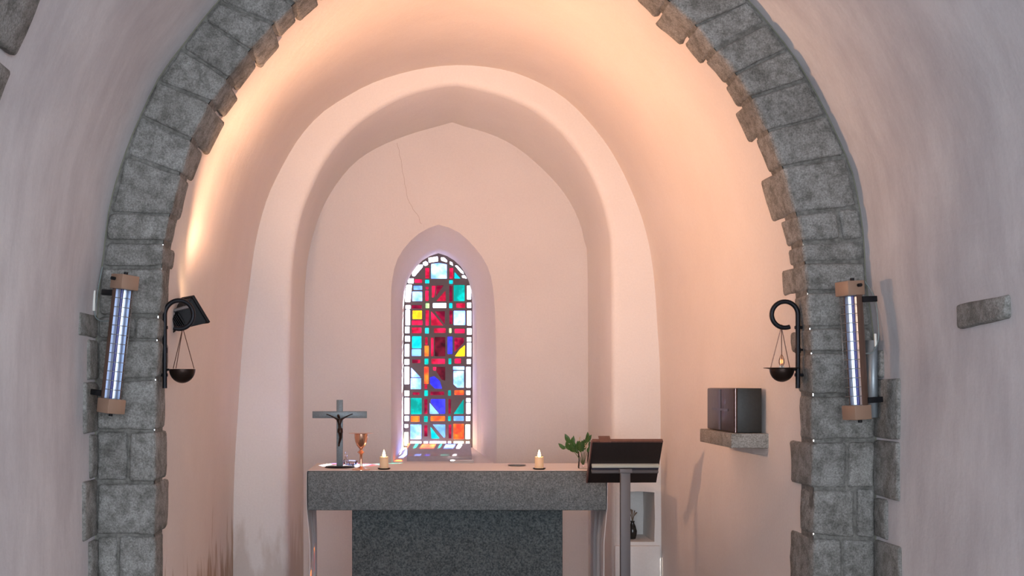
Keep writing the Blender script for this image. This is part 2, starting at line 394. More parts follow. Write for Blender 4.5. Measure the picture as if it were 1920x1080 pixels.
G_(A_, 'white', [(155,290),(152,245),(215,170),(265,170),(265,195),(180,295)], [(264,150),(295,132),(318,150),(318,175),(290,188),(268,172)], [(322,100),(420,84),(425,138),(327,152)],
   [(452,94),(490,97),(518,127),(515,150),(455,130)], [(543,135),(572,148),(580,185),(545,168)], [(595,180),(622,178),(686,245),(690,272),(660,258)], [(668,285),(698,277),(722,310),(718,318),(672,308)],
   [(97,380),(150,377),(150,400),(135,562),(82,560),(84,440)])
R_(A_, 'white', (110,314,170,366), (84,592,138,632), (84,640,132,802), (80,815,126,885), (80,912,132,972), (724,388,765,535), (724,565,768,622), (724,650,770,805), (722,832,772,900), (722,925,768,972))
R_(N__, 'white', (759,645,767.5,668.5), (875.5,642.5,884,668.5))
R_(B__, 'white', (72,125,120,183), (72,202,120,380), (72,445,120,500), (72,518,122,682), (72,702,118,752), (72,785,110,820), (703,125,746,175), (697,205,745,415), (697,445,740,488), (697,520,742,560), (697,568,742,680), (694,703,740,752),
   (133,957,243,1003), (267,957,310,1003), (328,957,493,1003), (513,957,545,1003))
R_(B__, 'cream', (70,865,112,1002), (690,788,738,935), (570,957,673,1003), (693,957,733,1000))
G_(A_, 'pale_blue', [(350,175),(355,162),(430,152),(515,167),(515,318),(350,318)])
R_(A_, 'red', (290,205,332,315), (542,205,580,318), (180,322,258,362), (290,440,325,550), (612,572,705,622), (150,750,262,800), (293,645,328,805), (150,825,250,885), (380,832,502,882), (595,838,700,885))
G_(A_, 'cyan', [(595,245),(660,318),(592,318)])
R_(A_, 'cyan', (288,328,332,367), (538,332,577,372), (538,570,572,625), (287,828,327,888))
R_(A_, 'sky_blue', (168,390,258,435)); R_(A_, 'pale_blue', (155,450,258,552), (585,650,705,800))
G_(A_, 'red', [(358,390),(398,390),(385,512),(358,515)], [(500,440),(505,552),(402,552)], [(350,655),(375,680),(480,805),(350,805)])
G_(A_, 'ruby', [(406,390),(482,386),(398,508)], [(390,658),(495,655),(492,795)])
R_(A_, 'ruby', (540,390,570,555), (150,592,255,630), (540,650,572,790), (293,400,325,432))
R_(A_, 'teal', (585,382,700,552)); R_(A_, 'lime', (293,572,332,625), (537,832,563,882))
R_(A_, 'white', (370,570,508,622)); R_(A_, 'amber', (158,648,255,738))
R_(A_, 'red', (288,925,315,1005)); R_(A_, 'cyan', (152,915,250,1042))
R_(N__, 'sky_blue', (772,654.5,789.5,667.5)); R_(N__, 'orange', (796,648,804,668)); R_(N__, 'dark_red', (815,632,835,668)); R_(N__, 'red', (808,633,813,668))
R_(N__, 'deep_blue', (839,631,848.5,664)); G_(N__, 'amber', [(853,668),(871.5,668),(872,647),(862,655)]); G_(N__, 'ruby', [(852,633),(870,633),(870,642),(852,660)])
R_(B__, 'red', (345,122,483,175), (580,120,645,170), (275,382,303,425)); R_(B__, 'ruby', (150,130,232,167), (155,462,225,488), (335,455,475,490), (272,530,305,680), (518,530,543,680), (272,795,305,910), (520,788,548,930))
R_(B__, 'teal', (275,120,315,180), (518,118,548,178), (273,442,310,500), (513,442,543,497), (135,520,248,683), (270,703,308,762), (513,703,543,752))
G_(B__, 'pale_blue', [(140,212),(235,310),(140,310)], [(568,245),(675,245),(675,415),(605,415),(568,380)])
R_(B__, 'pale_blue', (135,318,240,430), (565,200,680,235), (132,788,243,935)); R_(B__, 'orange', (272,203,316,378), (578,442,675,488), (137,703,225,760), (338,703,483,752), (567,782,675,935))
G_(B__, 'dark_red', [(400,205),(485,205),(485,345),(450,335),(395,250)]); G_(B__, 'red', [(360,205),(395,205),(390,245),(360,238)])
G_(B__, 'deep_blue', [(330,310),(375,298),(430,345),(455,425),(380,425),(330,375)], [(340,530),(485,530),(485,680),(432,680),(336,562)])
G_(B__, 'sky_blue', [(328,568),(424,680),(328,680)], [(358,788),(485,788),(485,920),(470,922)]); R_(B__, 'sky_blue', (570,703,675,750))
G_(B__, 'teal', [(673,528),(673,680),(570,680)]); G_(B__, 'cyan', [(335,810),(430,930),(345,930)])

def rounded(poly, r=1.0):
    out = []; n = len(poly)
    for i in range(n):
        p = Vector(poly[i]); a = Vector(poly[i-1]); b = Vector(poly[(i+1) % n])
        la, lb = (a-p).length, (b-p).length; rr = min(r, la*.35, lb*.35)
        q0 = p+(a-p).normalized()*rr; q1 = p+(b-p).normalized()*rr
        out += [tuple(q0), tuple(q0*.25+p*.5+q1*.25), tuple(q1)]
    return out
WY = D5
polys = [[(P(x, y, WY).x, P(x, y, WY).z) for x, y in rounded(p, 1.1)] for k, p in pieces]
outl = [tuple(q) for q in GLS]
vv, main, ff, of = cdt_faces(outl, polys)
bm = bmesh.new(); TH = .022
vs = [bm.verts.new((v.x, WY, v.y)) for v in vv]
for f in main: bm.faces.new([vs[i] for i in f])
for v in list(bm.verts):
    if not v.link_faces: bm.verts.remove(v)
ex = bmesh.ops.extrude_face_region(bm, geom=list(bm.faces))
bmesh.ops.translate(bm, vec=(0, TH, 0), verts=[v for v in ex['geom'] if isinstance(v, bmesh.types.BMVert)])
wroot = bpy.data.objects.new('window_1', None); COL.objects.link(wroot); wroot.location = (0, 0, 0); tag(wroot, kind='structure')
wroot['label'] = 'arched stained glass window of small coloured panes above the altar'
link('window_frame', bm, LEAD, wroot, False)
bm = bmesh.new()
for (k, _), pl in zip(pieces, polys):
    mi = GM[k][0]
    f0 = [bm.verts.new((x, WY+.004, z)) for x, z in pl]; f1 = [bm.verts.new((x, WY+.018, z)) for x, z in pl]
    fs = [bm.faces.new(f0), bm.faces.new(f1[::-1])]
    for f in fs: f.material_index = mi
link('stained_glass', bm, [m for _, m in GM.values()], wroot)

# ------------------------------------------------------------------ nave shell
nave_y = [D1+.006, 3.6, 3.2, 2.8, 2.4, 2, 1, 0, -1.5, -3, -4.5]
nv_rows = [rows3(O_, y) for y in nave_y]
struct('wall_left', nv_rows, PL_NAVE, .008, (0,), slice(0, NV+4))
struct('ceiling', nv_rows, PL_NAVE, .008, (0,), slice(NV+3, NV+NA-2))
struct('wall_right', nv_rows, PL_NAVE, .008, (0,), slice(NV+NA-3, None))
bm = bmesh.new(); bm.faces.new([bm.verts.new((x, -4.46, z)) for x, z in offc(O_, I_, -.05)]); tag(link('wall_rear', bm, PL_NAVE), kind='structure')
bm = bmesh.new(); box(bm, (.2, 1.6, -.05), (4.2, 12.6, .1)); tag(link('floor', bm, PAVE), kind='structure')

# ------------------------------------------------------------------ stone arches
def yx(curve_px, y):                                   # point on a half curve at picture height y (curve goes upwards)
    d = catmull(curve_px, 8)
    for a, b in zip(d, d[1:]):
        if a[1] >= y >= b[1] and a[1] > b[1]: k = (a[1]-y)/(a[1]-b[1]); return (a[0]+(b[0]-a[0])*k, y)
    return d[-1] if y < d[-1][1] else (d[0][0], y)
def block(name, c8, mat, parent, bev=.012, amp=.004, cuts=3):
    """c8: 4 front corners then 4 back corners"""
    bm = bmesh.new(); v = [bm.verts.new(p) for p in c8]
    for f in ((0,1,2,3), (7,6,5,4), (0,4,5,1), (1,5,6,2), (2,6,7,3), (3,7,4,0)): bm.faces.new([v[i] for i in f])
    bmesh.ops.subdivide_edges(bm, edges=bm.edges[:], cuts=cuts, use_grid_fill=True)
    c = sum((Vector(p) for p in c8), Vector())/8
    fe = [e for e in bm.edges if len(e.link_faces) == 2 and e.calc_face_angle(0) > .6]
    seed = Vector((random.random()*50,)*3)
    bmesh.ops.bevel(bm, geom=fe, offset=bev, segments=2, profile=.5, affect='EDGES')
    for q in bm.verts: q.co += noise.noise_vector(q.co*4.5+seed)*amp*1.5 + noise.noise_vector(q.co*13+seed)*amp + noise.noise_vector(q.co*40+seed)*amp*.35
    return link(name, bm, mat, parent, True)
arch = empty('stone_arch', (0, 0, 0), 'grey granite arch of rough blocks framing the chancel around the altar', 'arch')
bm = bmesh.new(); loft(bm, [rows3(offc(I_, O_, -.001), D1+.004), rows3(offc(O_, I_, -.04), D1+.004)])
loft(bm, [rows3(offc(I_, O_, -.004), D1+.004), rows3(offc(I_, O_, -.004), D1+.125), rows3(offc(I_, O_, .004), D1+.13)])
link('mortar_bed', bm, MORTAR, arch, 'auto')
bm = bmesh.new()
tube(bm, [(x, D1+.002, z) for x, z in offc(O_, I_, .002)], .0022, 5)
link('edge_line', bm, simple('edge_shadow', (.20, .20, .15), .9), arch)  # thin shadow along the outer edge, drawn as a dark greenish line
def ring_stone(side, yi0, yo0, yi1, yo1, depth, split=None, gap=5.0, name='voussoir'):
    Ic, Oc = (INNER_L+[(905,-188)], OUTER_L+[(905,-272)]) if side < 0 else (INNER_R+[(905,-188)], OUTER_R+[(905,-272)])
    qs = []
    i0 = Vector(yx(Ic, yi0)); o0 = Vector(yx(Oc, yo0)); i1 = Vector(yx(Ic, yi1)); o1 = Vector(yx(Oc, yo1))
    up = ((i1-i0)+(o1-o0)).normalized()*gap/2
    i0, o0, i1, o1 = i0+up, o0+up, i1-up, o1-up
    parts = [(0, 1)] if not split else [(0, split-.02), (split+.02, 1)]
    for k, (a, b) in enumerate(parts):
        pa0 = i0.lerp(o0, a); pa1 = i1.lerp(o1, a); pb0 = i0.lerp(o0, b); pb1 = i1.lerp(o1, b)
        inner = a == 0
        if inner:                                            # stand a few mm proud of the soffit
            pa0 = pa0 + (i0-o0).normalized()*4.5; pa1 = pa1 + (i1-o1).normalized()*4.5
        else: pass
        if b == 1: pb0 = pb0 - (o0-i0).normalized()*5; pb1 = pb1 - (o1-i1).normalized()*5
        yf = D1-.006-random.random()*.006; yb = D1+(depth if inner else .08)
        c = [P(pa0.x, pa0.y, D1), P(pb0.x, pb0.y, D1), P(pb1.x, pb1.y, D1), P(pa1.x, pa1.y, D1)]
        block(name, [(q.x, yf, q.z) for q in c]+[(q.x, yb, q.z) for q in c], GR_ARCH, arch)
# left side, from the floor up: (inner y, outer y) of every joint
JL = [(1420,1420,.17),(1250,1250,.15),(1110,1110,.22),(1005,1003,.12),(905,905,.21),(808,805,.17),(712,716,.15),(636,634,.17),(592,590,.14),(500,500,.12),(455,452,.19),(404,398,.13),(325,290,.16),(260,215,.22),(190,150,.30),(145,88,.26),(93,35,.20),(45,0,.25),(8,-52,.17),(-30,-105,.2),(-75,-155,.18),(-120,-200,.2),(-158,-240,.2),(-188,-268,.15)]
SP = {905: .42, 636: .35, 1110: .6}
for a, b in zip(JL, JL[1:]): ring_stone(-1, a[0], a[1], b[0], b[1], b[2], SP.get(a[0]), name='jamb_stone' if a[0] > 500 else 'voussoir')
JR = [(1420,1420,.17),(1250,1250,.15),(1120,1120,.15),(1006,1010,.24),(916,915,.13),(828,826,.23),(740,745,.13),(660,662,.14),(614,614,.2),(548,545,.14),(492,490,.26),(455,450,.15),(402,386,.16),(312,292,.26),(245,215,.14),(182,148,.22),(138,92,.16),(92,42,.14),(48,2,.2),(0,-52,.24),(-40,-105,.2),(-80,-155,.18),(-120,-200,.2),(-158,-240,.2),(-188,-268,.15)]
SPR = {916: .52, 455: .62, 1006: .66, 1120: .45}
for a, b in zip(JR, JR[1:]): ring_stone(1, a[0], a[1], b[0], b[1], b[2], SPR.get(a[0]), name='jamb_stone' if a[0] > 500 else 'voussoir')
# stones turning the corner onto the nave walls
def quoin(side, z0, z1, length):
    x = P(178, 0, D1).x if side < 0 else P(1643, 0, D1).x
    s = 1 if side < 0 else -1
    xa, xb = x+s*.012, x-s*.05
    f = [(xa, D1-length, z0), (xa, D1-.002, z0), (xa, D1-.002, z1), (xa, D1-length, z1)]
    b = [(xb, p[1], p[2]) for p in f]
    block('jamb_stone', f+b, GR_ARCH, arch, .010, .003, 2)
zq = lambda y: P(0, y, 3.9).z
for y1, y0, l in ((588,632,.21), (636,712,.10), (716,812,.14), (816,898,.07), (902,1012,.15), (1018,1110,.08), (1115,1240,.15)): quoin(-1, zq(y0), zq(y1), l)
for y1, y0, l in ((655,706,.07), (710,822,.20), (826,934,.20), (938,1014,.10), (1018,1130,.21), (1135,1250,.12)): quoin(1, zq(y0), zq(y1), l)
# nearer transverse arch
arch2 = empty('stone_arch', (0, 0, 0), 'nearer granite arch band crossing the nave ceiling, seen in the top left corner', 'arch')
n2 = 26; idx = [round(8+(len(O_)-17)*i/n2) for i in range(n2+1)]
for i0, i1 in zip(idx[:17], idx[1:17]):
    g = .08
    a = Vector(O_[i0]).lerp(Vector(O_[i1]), g); b = Vector(O_[i1]).lerp(Vector(O_[i0]), g); cc = Vector((XC, ZC))
    cin = lambda p, m: (p+(cc-p).normalized()*m) if p.y > ZC else Vector((p.x+(m if p.x < XC else -m), p.y))
    yf, yb = 2.84, 2.45
    f = [cin(a, .022), cin(a, -.05), cin(b, -.05), cin(b, .022)]
    block('voussoir', [(p.x, yb, p.y) for p in f]+[(p.x, yf+random.uniform(-.03, .02), p.y) for p in f], GR_ARCH, arch2, .012, .004, 2)

# single stone let into the right nave wall
xw = P(1643, 0, D1).x; z0, z1 = 1.617, 1.692
f = [(xw-.024, 3.08, z0+.012), (xw-.024, 3.36, z0), (xw-.024, 3.37, z1-.004), (xw-.024, 3.07, z1)]
s = block('wall_stone', f+[(xw+.04, p[1], p[2]) for p in f], GR_ARCH, None, .010, .004, 4)
tag(s, 'single grey granite stone showing in the plaster of the right wall', 'stone')

# ------------------------------------------------------------------ altar
YA0, YA1 = 5.75, 6.30
zt_ = P(0, 884, YA0).z; zb_ = P(0, 957, YA0).z; xa0, xa1 = P(577, 0, YA0).x, P(1137, 0, YA0).x
altar = empty('altar', ((xa0+xa1)/2, (YA0+YA1)/2, 0), 'grey granite slab altar on a darker speckled granite block', 'altar')
ax, ay = altar.location.x, altar.location.y
bm = bmesh.new(); box(bm, (0, 0, (zt_+zb_)/2), (xa1-xa0, YA1-YA0, zt_-zb_), None, .006)
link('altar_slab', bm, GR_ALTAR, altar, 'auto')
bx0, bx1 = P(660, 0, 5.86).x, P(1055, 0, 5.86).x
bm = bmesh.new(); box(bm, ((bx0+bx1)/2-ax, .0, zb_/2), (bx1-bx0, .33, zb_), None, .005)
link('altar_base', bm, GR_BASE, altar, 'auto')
# cloth: over the top, down both ends
bm = bmesh.new(); prof = []
h = zt_+.003
for z in [.12+(h-.12)*i/14 for i in range(14)]: prof.append((xa0-.007, z, 1))
prof.append((xa0-.006, h-.006, 0)); prof.append((xa0-.002, h, 0))
for i in range(1, 20): prof.append((xa0+(xa1-xa0)*i/20, h, 0))
prof.append((xa1+.002, h, 0)); prof.append((xa1+.006, h-.006, 0))
for z in [.12+(h-.12)*i/14 for i in range(14)][::-1]: prof.append((xa1+.007, z, -1))
rows = []
for j in range(33):
    t = j/32; y = YA0+.006+(YA1-YA0-.012)*t
    row = []
    for x, z, s_ in prof:
        w_ = 0 if s_ == 0 else min(1, max(0, (zb_+.03-z)/.2))
        # folds hang a little inwards and outwards and narrow towards the hem
        fold = .007*math.sin(t*19)*w_ + (.004*math.sin(t*47+1)*w_)
        yy = y + (ay-y)*.08*w_
        row.append((x + s_*(.010*w_) + fold*s_, yy, z))
    rows.append(row)
loft(bm, rows)
cloth = link('altar_cloth', bm, LINEN, None, True)
sm = cloth.modifiers.new('thick', 'SOLIDIFY'); sm.thickness = .0015; sm.offset = 0
tag(cloth, 'white linen cloth over the altar top, hanging down in folds at both ends', 'altar cloth')
HT = h+.0012                                            # height of the cloth

# crucifix
cx = P(637, 0, 5.97).x
cr = empty('crucifix', (cx, 5.97, HT), 'standing grey metal crucifix with a dark figure, at the left end of the altar', 'crucifix', (0, 0, math.radians(2)))
nlathe('base', [(0,0),(.078,0),(.080,.004),(.074,.008),(0,.009)], IRON, cr)
u = 5.97/F
ht = (878-754)*u
nbox('upright', (0, 0, .008+ht/2), (.034, .014, ht), PEWTER, cr)
nbox('crossbeam', (0, -.004, (878-779)*u), (102*u, .012, 13*u), PEWTER, cr)
bm = bmesh.new()
zk = (878-779)*u; yv = -.022
J = {'pel': (.004, yv, zk-.078), 'wai': (-.001, yv-.002, zk-.055), 'che': (0, yv-.003, zk-.034), 'nec': (-.001, yv-.004, zk-.018), 'hea': (-.006, yv-.010, zk-.008), 'top': (-.008, yv-.010, zk+.004),
     'sl': (-.016, yv, zk-.022), 'el': (-.040, yv+.002, zk-.009), 'wl': (-.063, yv+.006, zk+.001), 'hl': (-.071, yv+.008, zk+.003),
     'sr': (.015, yv, zk-.022), 'er': (.038, yv+.002, zk-.009), 'wr': (.062, yv+.006, zk+.002), 'hr': (.070, yv+.008, zk+.004),
     'hpl': (-.005, yv, zk-.085), 'kl': (.002, yv-.014, zk-.120), 'al': (-.005, yv+.003, zk-.156), 'tl': (-.005, yv-.008, zk-.168),
     'hpr': (.010, yv, zk-.085), 'kr': (.010, yv-.014, zk-.120), 'ar': (-.001, yv-.001, zk-.154), 'tr': (-.002, yv-.012, zk-.166)}
Rr = dict(pel=.011, wai=.009, che=.013, nec=.0045, hea=.0085, top=.0065, sl=.006, el=.0042, wl=.0032, hl=.004, sr=.006, er=.0042, wr=.0032, hr=.004, hpl=.0078, kl=.0058, al=.004, tl=.0042, hpr=.0078, kr=.0058, ar=.004, tr=.0042)
E = [('pel','wai'),('wai','che'),('che','nec'),('nec','hea'),('hea','top'),('che','sl'),('sl','el'),('el','wl'),('wl','hl'),('che','sr'),('sr','er'),('er','wr'),('wr','hr'),('pel','hpl'),('hpl','kl'),('kl','al'),('al','tl'),('pel','hpr'),('hpr','kr'),('kr','ar'),('ar','tr')]
ks = list(J); me = bpy.data.meshes.new('figure'); me.from_pydata([J[k] for k in ks], [(ks.index(a), ks.index(b)) for a, b in E], [])
fig = bpy.data.objects.new('figure', me); COL.objects.link(fig); fig.parent = cr
fig.modifiers.new('skin', 'SKIN'); sv = me.skin_vertices[0].data
for i, k in enumerate(ks): sv[i].radius = (Rr[k], Rr[k]*.85); sv[i].use_root = (k == 'pel')
ss = fig.modifiers.new('sub', 'SUBSURF'); ss.levels = 2; ss.render_levels = 2
me.materials.append(BRONZE); fig['label'] = 'dark bronze figure with raised arms'
nlathe('loincloth', [(.0115,-.016),(.0155,-.012),(.0145,.004),(.012,.010),(.0105,.009)], BRONZE, cr, (.003, yv, zk-.082), 16)

# chalice
xh = P(677, 0, 5.80).x; ch = empty('chalice', (xh, 5.80, HT), 'tall rose gold chalice covered by a thin paten, right of the crucifix', 'chalice')
k = 5.80/F
nlathe('foot', [(0,0),(17*k,0),(17*k,.003),(13*k,.006),(6*k,.011),(2.8*k,.02),(2.6*k,.034)], GOLD, ch)
nlathe('stem', [(2.6*k,.030),(2.4*k,.055),(2.6*k,.078),(4.5*k,.086),(6.8*k,.092),(4.5*k,.098),(2.6*k,.105),(3.6*k,.112)], GOLD, ch)
cz = HT*0
nlathe('cup', [(2*k,.108),(4*k,.112),(8*k,.126),(11*k,.145),(12.4*k,.168),(12.6*k,.186),(12.0*k,.186),(11*k,.165),(9*k,.14),(3*k,.118),(0,.117)], GOLD, ch)
nlathe('knop_rim', [(6.8*k,.090),(7.6*k,.092),(6.8*k,.094)], GOLD, ch)
pt = nlathe('paten', [(0,.001),(14*k,0),(23*k,.003),(23.4*k,.0045),(14*k,.0022),(0,.0025)], GOLD, None)
pt.location = (xh, 5.80, HT+.1865); tag(pt, 'thin round metal paten lying across the top of the chalice', 'paten')
# cruets of glass
for n_, (px, d, sc, lab) in enumerate(((649, 6.10, 1.0, 'small clear glass cruet with a stopper, close behind the crucifix foot'), (657, 6.08, .62, 'low clear glass dish between the crucifix and the chalice'))):
    e_ = empty('cruet' if n_ == 0 else 'glass_dish', (P(px, 0, d).x, d, HT), lab, 'cruet' if n_ == 0 else 'dish')
    if n_ == 0:
        nlathe('bottle', [(0,.001),(.017,.001),(.019,.012),(.015,.028),(.007,.040),(.006,.052),(.009,.056),(.0075,.056),(.0045,.05),(.012,.028),(.015,.012),(0,.006)], GLASS, e_, n=20)
        nlathe('stopper', [(0,.054),(.004,.054),(.005,.060),(.008,.066),(.005,.073),(0,.075)], GLASS, e_, n=16)
    else:
        nlathe('bowl', [(0,.001),(.022,.001),(.036,.010),(.040,.026),(.038,.026),(.033,.011),(.02,.005),(0,.005)], GLASS, e_, n=24)
        nlathe('rim', [(.038,.0255),(.0405,.0265),(.038,.0275)], GLASS, e_, n=24)
# candles
FLAME = emit('flame', (1, .72, .34), 14)
WAXG = simple('glowing_wax', (.9, .66, .42), .5); wb = WAXG.node_tree.nodes['Principled BSDF']
wb.inputs['Subsurface Weight'].default_value = .6; wb.inputs['Subsurface Radius'].default_value = (.02, .01, .005)
for px, side in ((720, 'left, beside the chalice'), (1011, 'right, beside the green sprigs')):
    d = 5.84; q = d/F; x = P(px, 0, d).x
    so = nlathe('candle_saucer', [(0,0),(.026,0),(.033,.004),(.034,.007),(.031,.007),(.024,.004),(0,.004)], BLACKP, None, n=28)
    so.location = (x, d, HT); tag(so, 'small black saucer under the lit candle at the '+side.split(',')[0]+' of the altar', 'saucer', None)
    c_ = empty('candle', (x, d, HT+.0045), 'short lit cream candle on a black saucer at the '+side, 'candle')
    nlathe('wax', [(0,0),(.022,0),(.0232,.004),(.0225,.045),(.0235,.058),(.021,.061),(.018,.055),(0,.052)], WAXG, c_, n=28)
    ntube('wick', [(0,0,.052),(.001,0,.062)], .0012, BLACKP, c_, 6)
    nlathe('flame', [(0,.055),(.005,.058),(.0082,.067),(.0072,.077),(.0035,.090),(0,.099)], FLAME, c_, n=16)
    l = lamp_obj('candle_light', 'POINT', (x, d, HT+.004+.075), (0,0,-1), .35, (1, .58, .25), shadow_soft_size=.01)
# flat plate
pl = nlathe('small_plate', [(0,.001),(.03,0),(.048,.003),(.049,.0055),(.03,.004),(0,.004)], PEWTER, None)
pl.location = (P(969, 0, 6.1).x, 6.1, HT); tag(pl, 'flat dull metal plate lying behind the right candle', 'plate')

# vase with greenery
vx_, vd = P(1094, 0, 5.9).x, 5.90
va = empty('vase', (vx_, vd, HT), 'small clear glass vase of green sprigs and pale blossom beside the lectern', 'vase')
nlathe('glass', [(0,.001),(.028,.001),(.030,.008),(.026,.045),(.031,.088),(.029,.088),(.0245,.045),(.0275,.010),(0,.006)], GLASS, va, n=28)
def leaf(bm, base, dirv, L, W, curl=.15):
    d = Vector(dirv).normalized(); s_ = d.cross(Vector((0, -1, .25))).normalized(); nrm = s_.cross(d)
    rows = []
    for i in range(7):
        t = i/6; w_ = W*math.sin(PI*(t**.8))*.5+.0004; c = Vector(base)+d*L*t+nrm*curl*L*(t*t)
        rows.append([tuple(c-s_*w_+nrm*w_*.35), tuple(c), tuple(c+s_*w_+nrm*w_*.35)])
    loft(bm, rows)
sprigs = [((-.105, -.01, .105), 7), ((-.08, .0, .135), 8), ((-.03, -.02, .105), 8), ((.02, -.01, .145), 8), ((.0, .02, .11), 7), ((.045, .01, .10), 6), ((-.055, .02, .085), 6)]
for (tx, ty, tz), nl in sprigs:
    tip = Vector((tx, ty, tz)); b0 = Vector((tx*.05, ty*.2, .02)); path = [b0.lerp(tip, t)+Vector((0, 0, .03*math.sin(PI*t))) for t in [i/7 for i in range(8)]]
    bm = bmesh.new(); tube(bm, path, .0016, 6); sp = link('sprig', bm, STEM, va, True)
    bm = bmesh.new()
    for i in range(nl):
        t = .42+.58*i/(nl-1); p_ = b0.lerp(tip, t)+Vector((0, 0, .03*math.sin(PI*t)))
        dv = (tip-b0).normalized()+Vector((random.uniform(-.7, .7), random.uniform(-.5, .3), random.uniform(-.3, .6)))*(.35 if i == nl-1 else 1)
        leaf(bm, p_, dv, random.uniform(.036, .052), random.uniform(.016, .022), random.uniform(-.1, .25))
    link('leaves', bm, LEAF, sp, True)
bm = bmesh.new(); bm2 = bmesh.new()
for k_ in range(2):
    tx = (-.022, .012)[k_]; top = (.165, .135)[k_]
    tube(bm, [(tx*.2, 0, .02), (tx*.7, -.008, .10), (tx, -.01, top)], .0012, 6)
    for i in range(14):
        t = i/13; r = bmesh.ops.create_icosphere(bm2, subdivisions=1, radius=.0042*(1-.4*t))
        bmesh.ops.translate(bm2, vec=(tx+random.uniform(-.007, .007), -.012+random.uniform(-.005, .005), .11+(top-.105)*t), verts=r['verts'])
sp = link('sprig', bm, STEM, va, True); link('blossom', bm2, BUD, sp, True)['label'] = 'pale cream blossom spikes'

# ------------------------------------------------------------------ lectern
LD = 5.45; lx = P(1172, 0, LD).x; q = LD/F
le = empty('lectern', (lx, LD, 0), 'grey metal lectern with a sloping dark wooden desk in front of the altar', 'lectern')
zp = P(0, 884, LD).z
nbox('post', (0, 0, zp/2+.01), (18.5*q, .03, zp), GREYPAINT, le, None, .004)
nbox('base_plate', (0, 0, .01), (.34, .30, .02), GREYPAINT, le)
nbox('collar', (0, 0, zp+.004), (.06, .05, .02), GREYPAINT, le)
zmid = P(0, 866, LD).z
tilt = Matrix.Rotation(math.radians(33), 3, 'X')       # top edge leans towards the nave
dw = 131*q; dh = 81*q/math.cos(math.radians(33))*.98
rz = Matrix.Rotation(math.radians(1.5), 3, 'Z') @ tilt
dc = Vector((P(1171, 0, LD).x-lx, .0, zmid))
nbox('desk', dc, (dw, .016, dh), WENGE, le, rz, .002)
nbox('desk_edge', dc+rz @ Vector((0, -.0, dh/2+.004)), (dw, .02, .008), REDWOOD, le, rz, .001)
nbox('desk_ledge', dc+rz @ Vector((0, .03, -dh/2+.005)), (dw, .05, .012), WENGE, le, rz, .002)
nbox('desk_side', dc+rz @ Vector((-dw/2-.003, 0, 0)), (.006, .022, dh), REDWOOD, le, rz, .001)
o_ = nbox('support_bar', dc+rz @ Vector((.002, -.018, -.010)), (dw*.965, .020, .0125), simple('cream_steel_highlight', (.62, .64, .55), .4, .1), le, rz, .002); o_['label'] = 'steel bar with its highlight painted cream'  # cream colour paints the highlight on the steel
nbox('support_bar', dc+rz @ Vector((.002, -.014, -.024)), (dw*.96, .012, .014), simple('blue_grey_metal', (.08, .08, .12), .4, .6), le, rz, .001)
nbox('support_bar', dc+rz @ Vector((.002, -.020, -.040)), (dw*.96, .024, .013), GREYPAINT, le, rz, .002)
bm = bmesh.new()
bmk = dc+rz @ Vector((-dw/2+.06, .006, dh/2+.008))
box(bm, bmk, (.055, .05, .006), rz, .001); link('book_rest_strap', bm, REDWOOD, le, 'auto')

# ------------------------------------------------------------------ things on the window sill
sl = lambda y: zs_f+(zs_b-zs_f)*.62*(y-D4)/(D5-.16-D4)
qb = 7.5/F
bw = 122*qb
bm = bmesh.new(); zf = sl(7.50)
sec = [(7.50, zf-.012), (7.50, zf+.034), (7.507, zf+.041), (7.70, zf+.041+.193*math.tan(math.radians(21))), (7.712, zf+.041+.193*math.tan(math.radians(21))-.006), (7.712, sl(7.712)-.012)]
xb0, xb1 = P(763, 0, 7.5).x, P(885, 0, 7.5).x
l0 = [bm.verts.new((xb0, y, z)) for y, z in sec]; l1 = [bm.verts.new((xb1, y, z)) for y, z in sec]
bm.faces.new(l0); bm.faces.new(l1[::-1])
for i in range(len(sec)): bm.faces.new((l0[i], l0[(i+1) % len(sec)], l1[(i+1) % len(sec)], l1[i]))
bmesh.ops.bevel(bm, geom=bm.edges[:], offset=.004, segments=2, affect='EDGES')
sb_ = link('sloping_block', bm, simple('smooth_grey_block', (.40, .36, .40), .45, 0, .3, 40, .15), None, 'auto')
tag(sb_, 'long grey block with a sloping top on the sill under the stained glass window', 'block')
y2 = 7.455
b2 = empty('book', (P(866, 0, y2).x, y2, sl(y2)+.002), 'thin white booklet at the right end of the grey block on the window sill', 'book', (math.radians(4), 0, math.radians(2)))
nbox('cover', (0, 0, .018), (44*y2/F, .06, .003), WHITEP, b2); nbox('cover', (0, 0, .0015), (44*y2/F, .06, .003), WHITEP, b2); nbox('pages', (0, 0, .0095), (42*y2/F, .056, .013), LINEN, b2)

# ------------------------------------------------------------------ tabernacle and its shelf on the right chancel wall
WXR = 1.42
sx0 = P(1371, 0, 4.52).x
zs1 = P(0, 813, 4.52).z; zs0 = P(0, 840, 4.52).z
bm = bmesh.new(); box(bm, ((sx0+WXR+.05)/2, (4.52+5.02)/2, (zs0+zs1)/2), (WXR+.05-sx0, .50, zs1-zs0), None, .004)
sh = link('stone_shelf', bm, GR_SHELF, None, 'auto'); tag(sh, 'pale granite shelf block on the right wall under the dark tabernacle', 'shelf')
tx0 = P(1378, 0, 4.55).x; tx1 = P(1428, 0, 4.55).x; ty0, ty1 = 4.55, 4.97; tz1 = P(0, 728, 4.55).z; tz0 = zs1+.002
tb = empty('tabernacle', ((tx0+tx1)/2, (ty0+ty1)/2, tz0), 'dark lacquered tabernacle box with a cross on its door, on the stone shelf', 'tabernacle')
th_ = tz1-tz0; tw = tx1-tx0; tl = ty1-ty0
bm = bmesh.new(); box(bm, (.004, 0, th_/2), (tw-.008, tl, th_), None, .002); link('body', bm, TABSIDE, tb, 'auto')
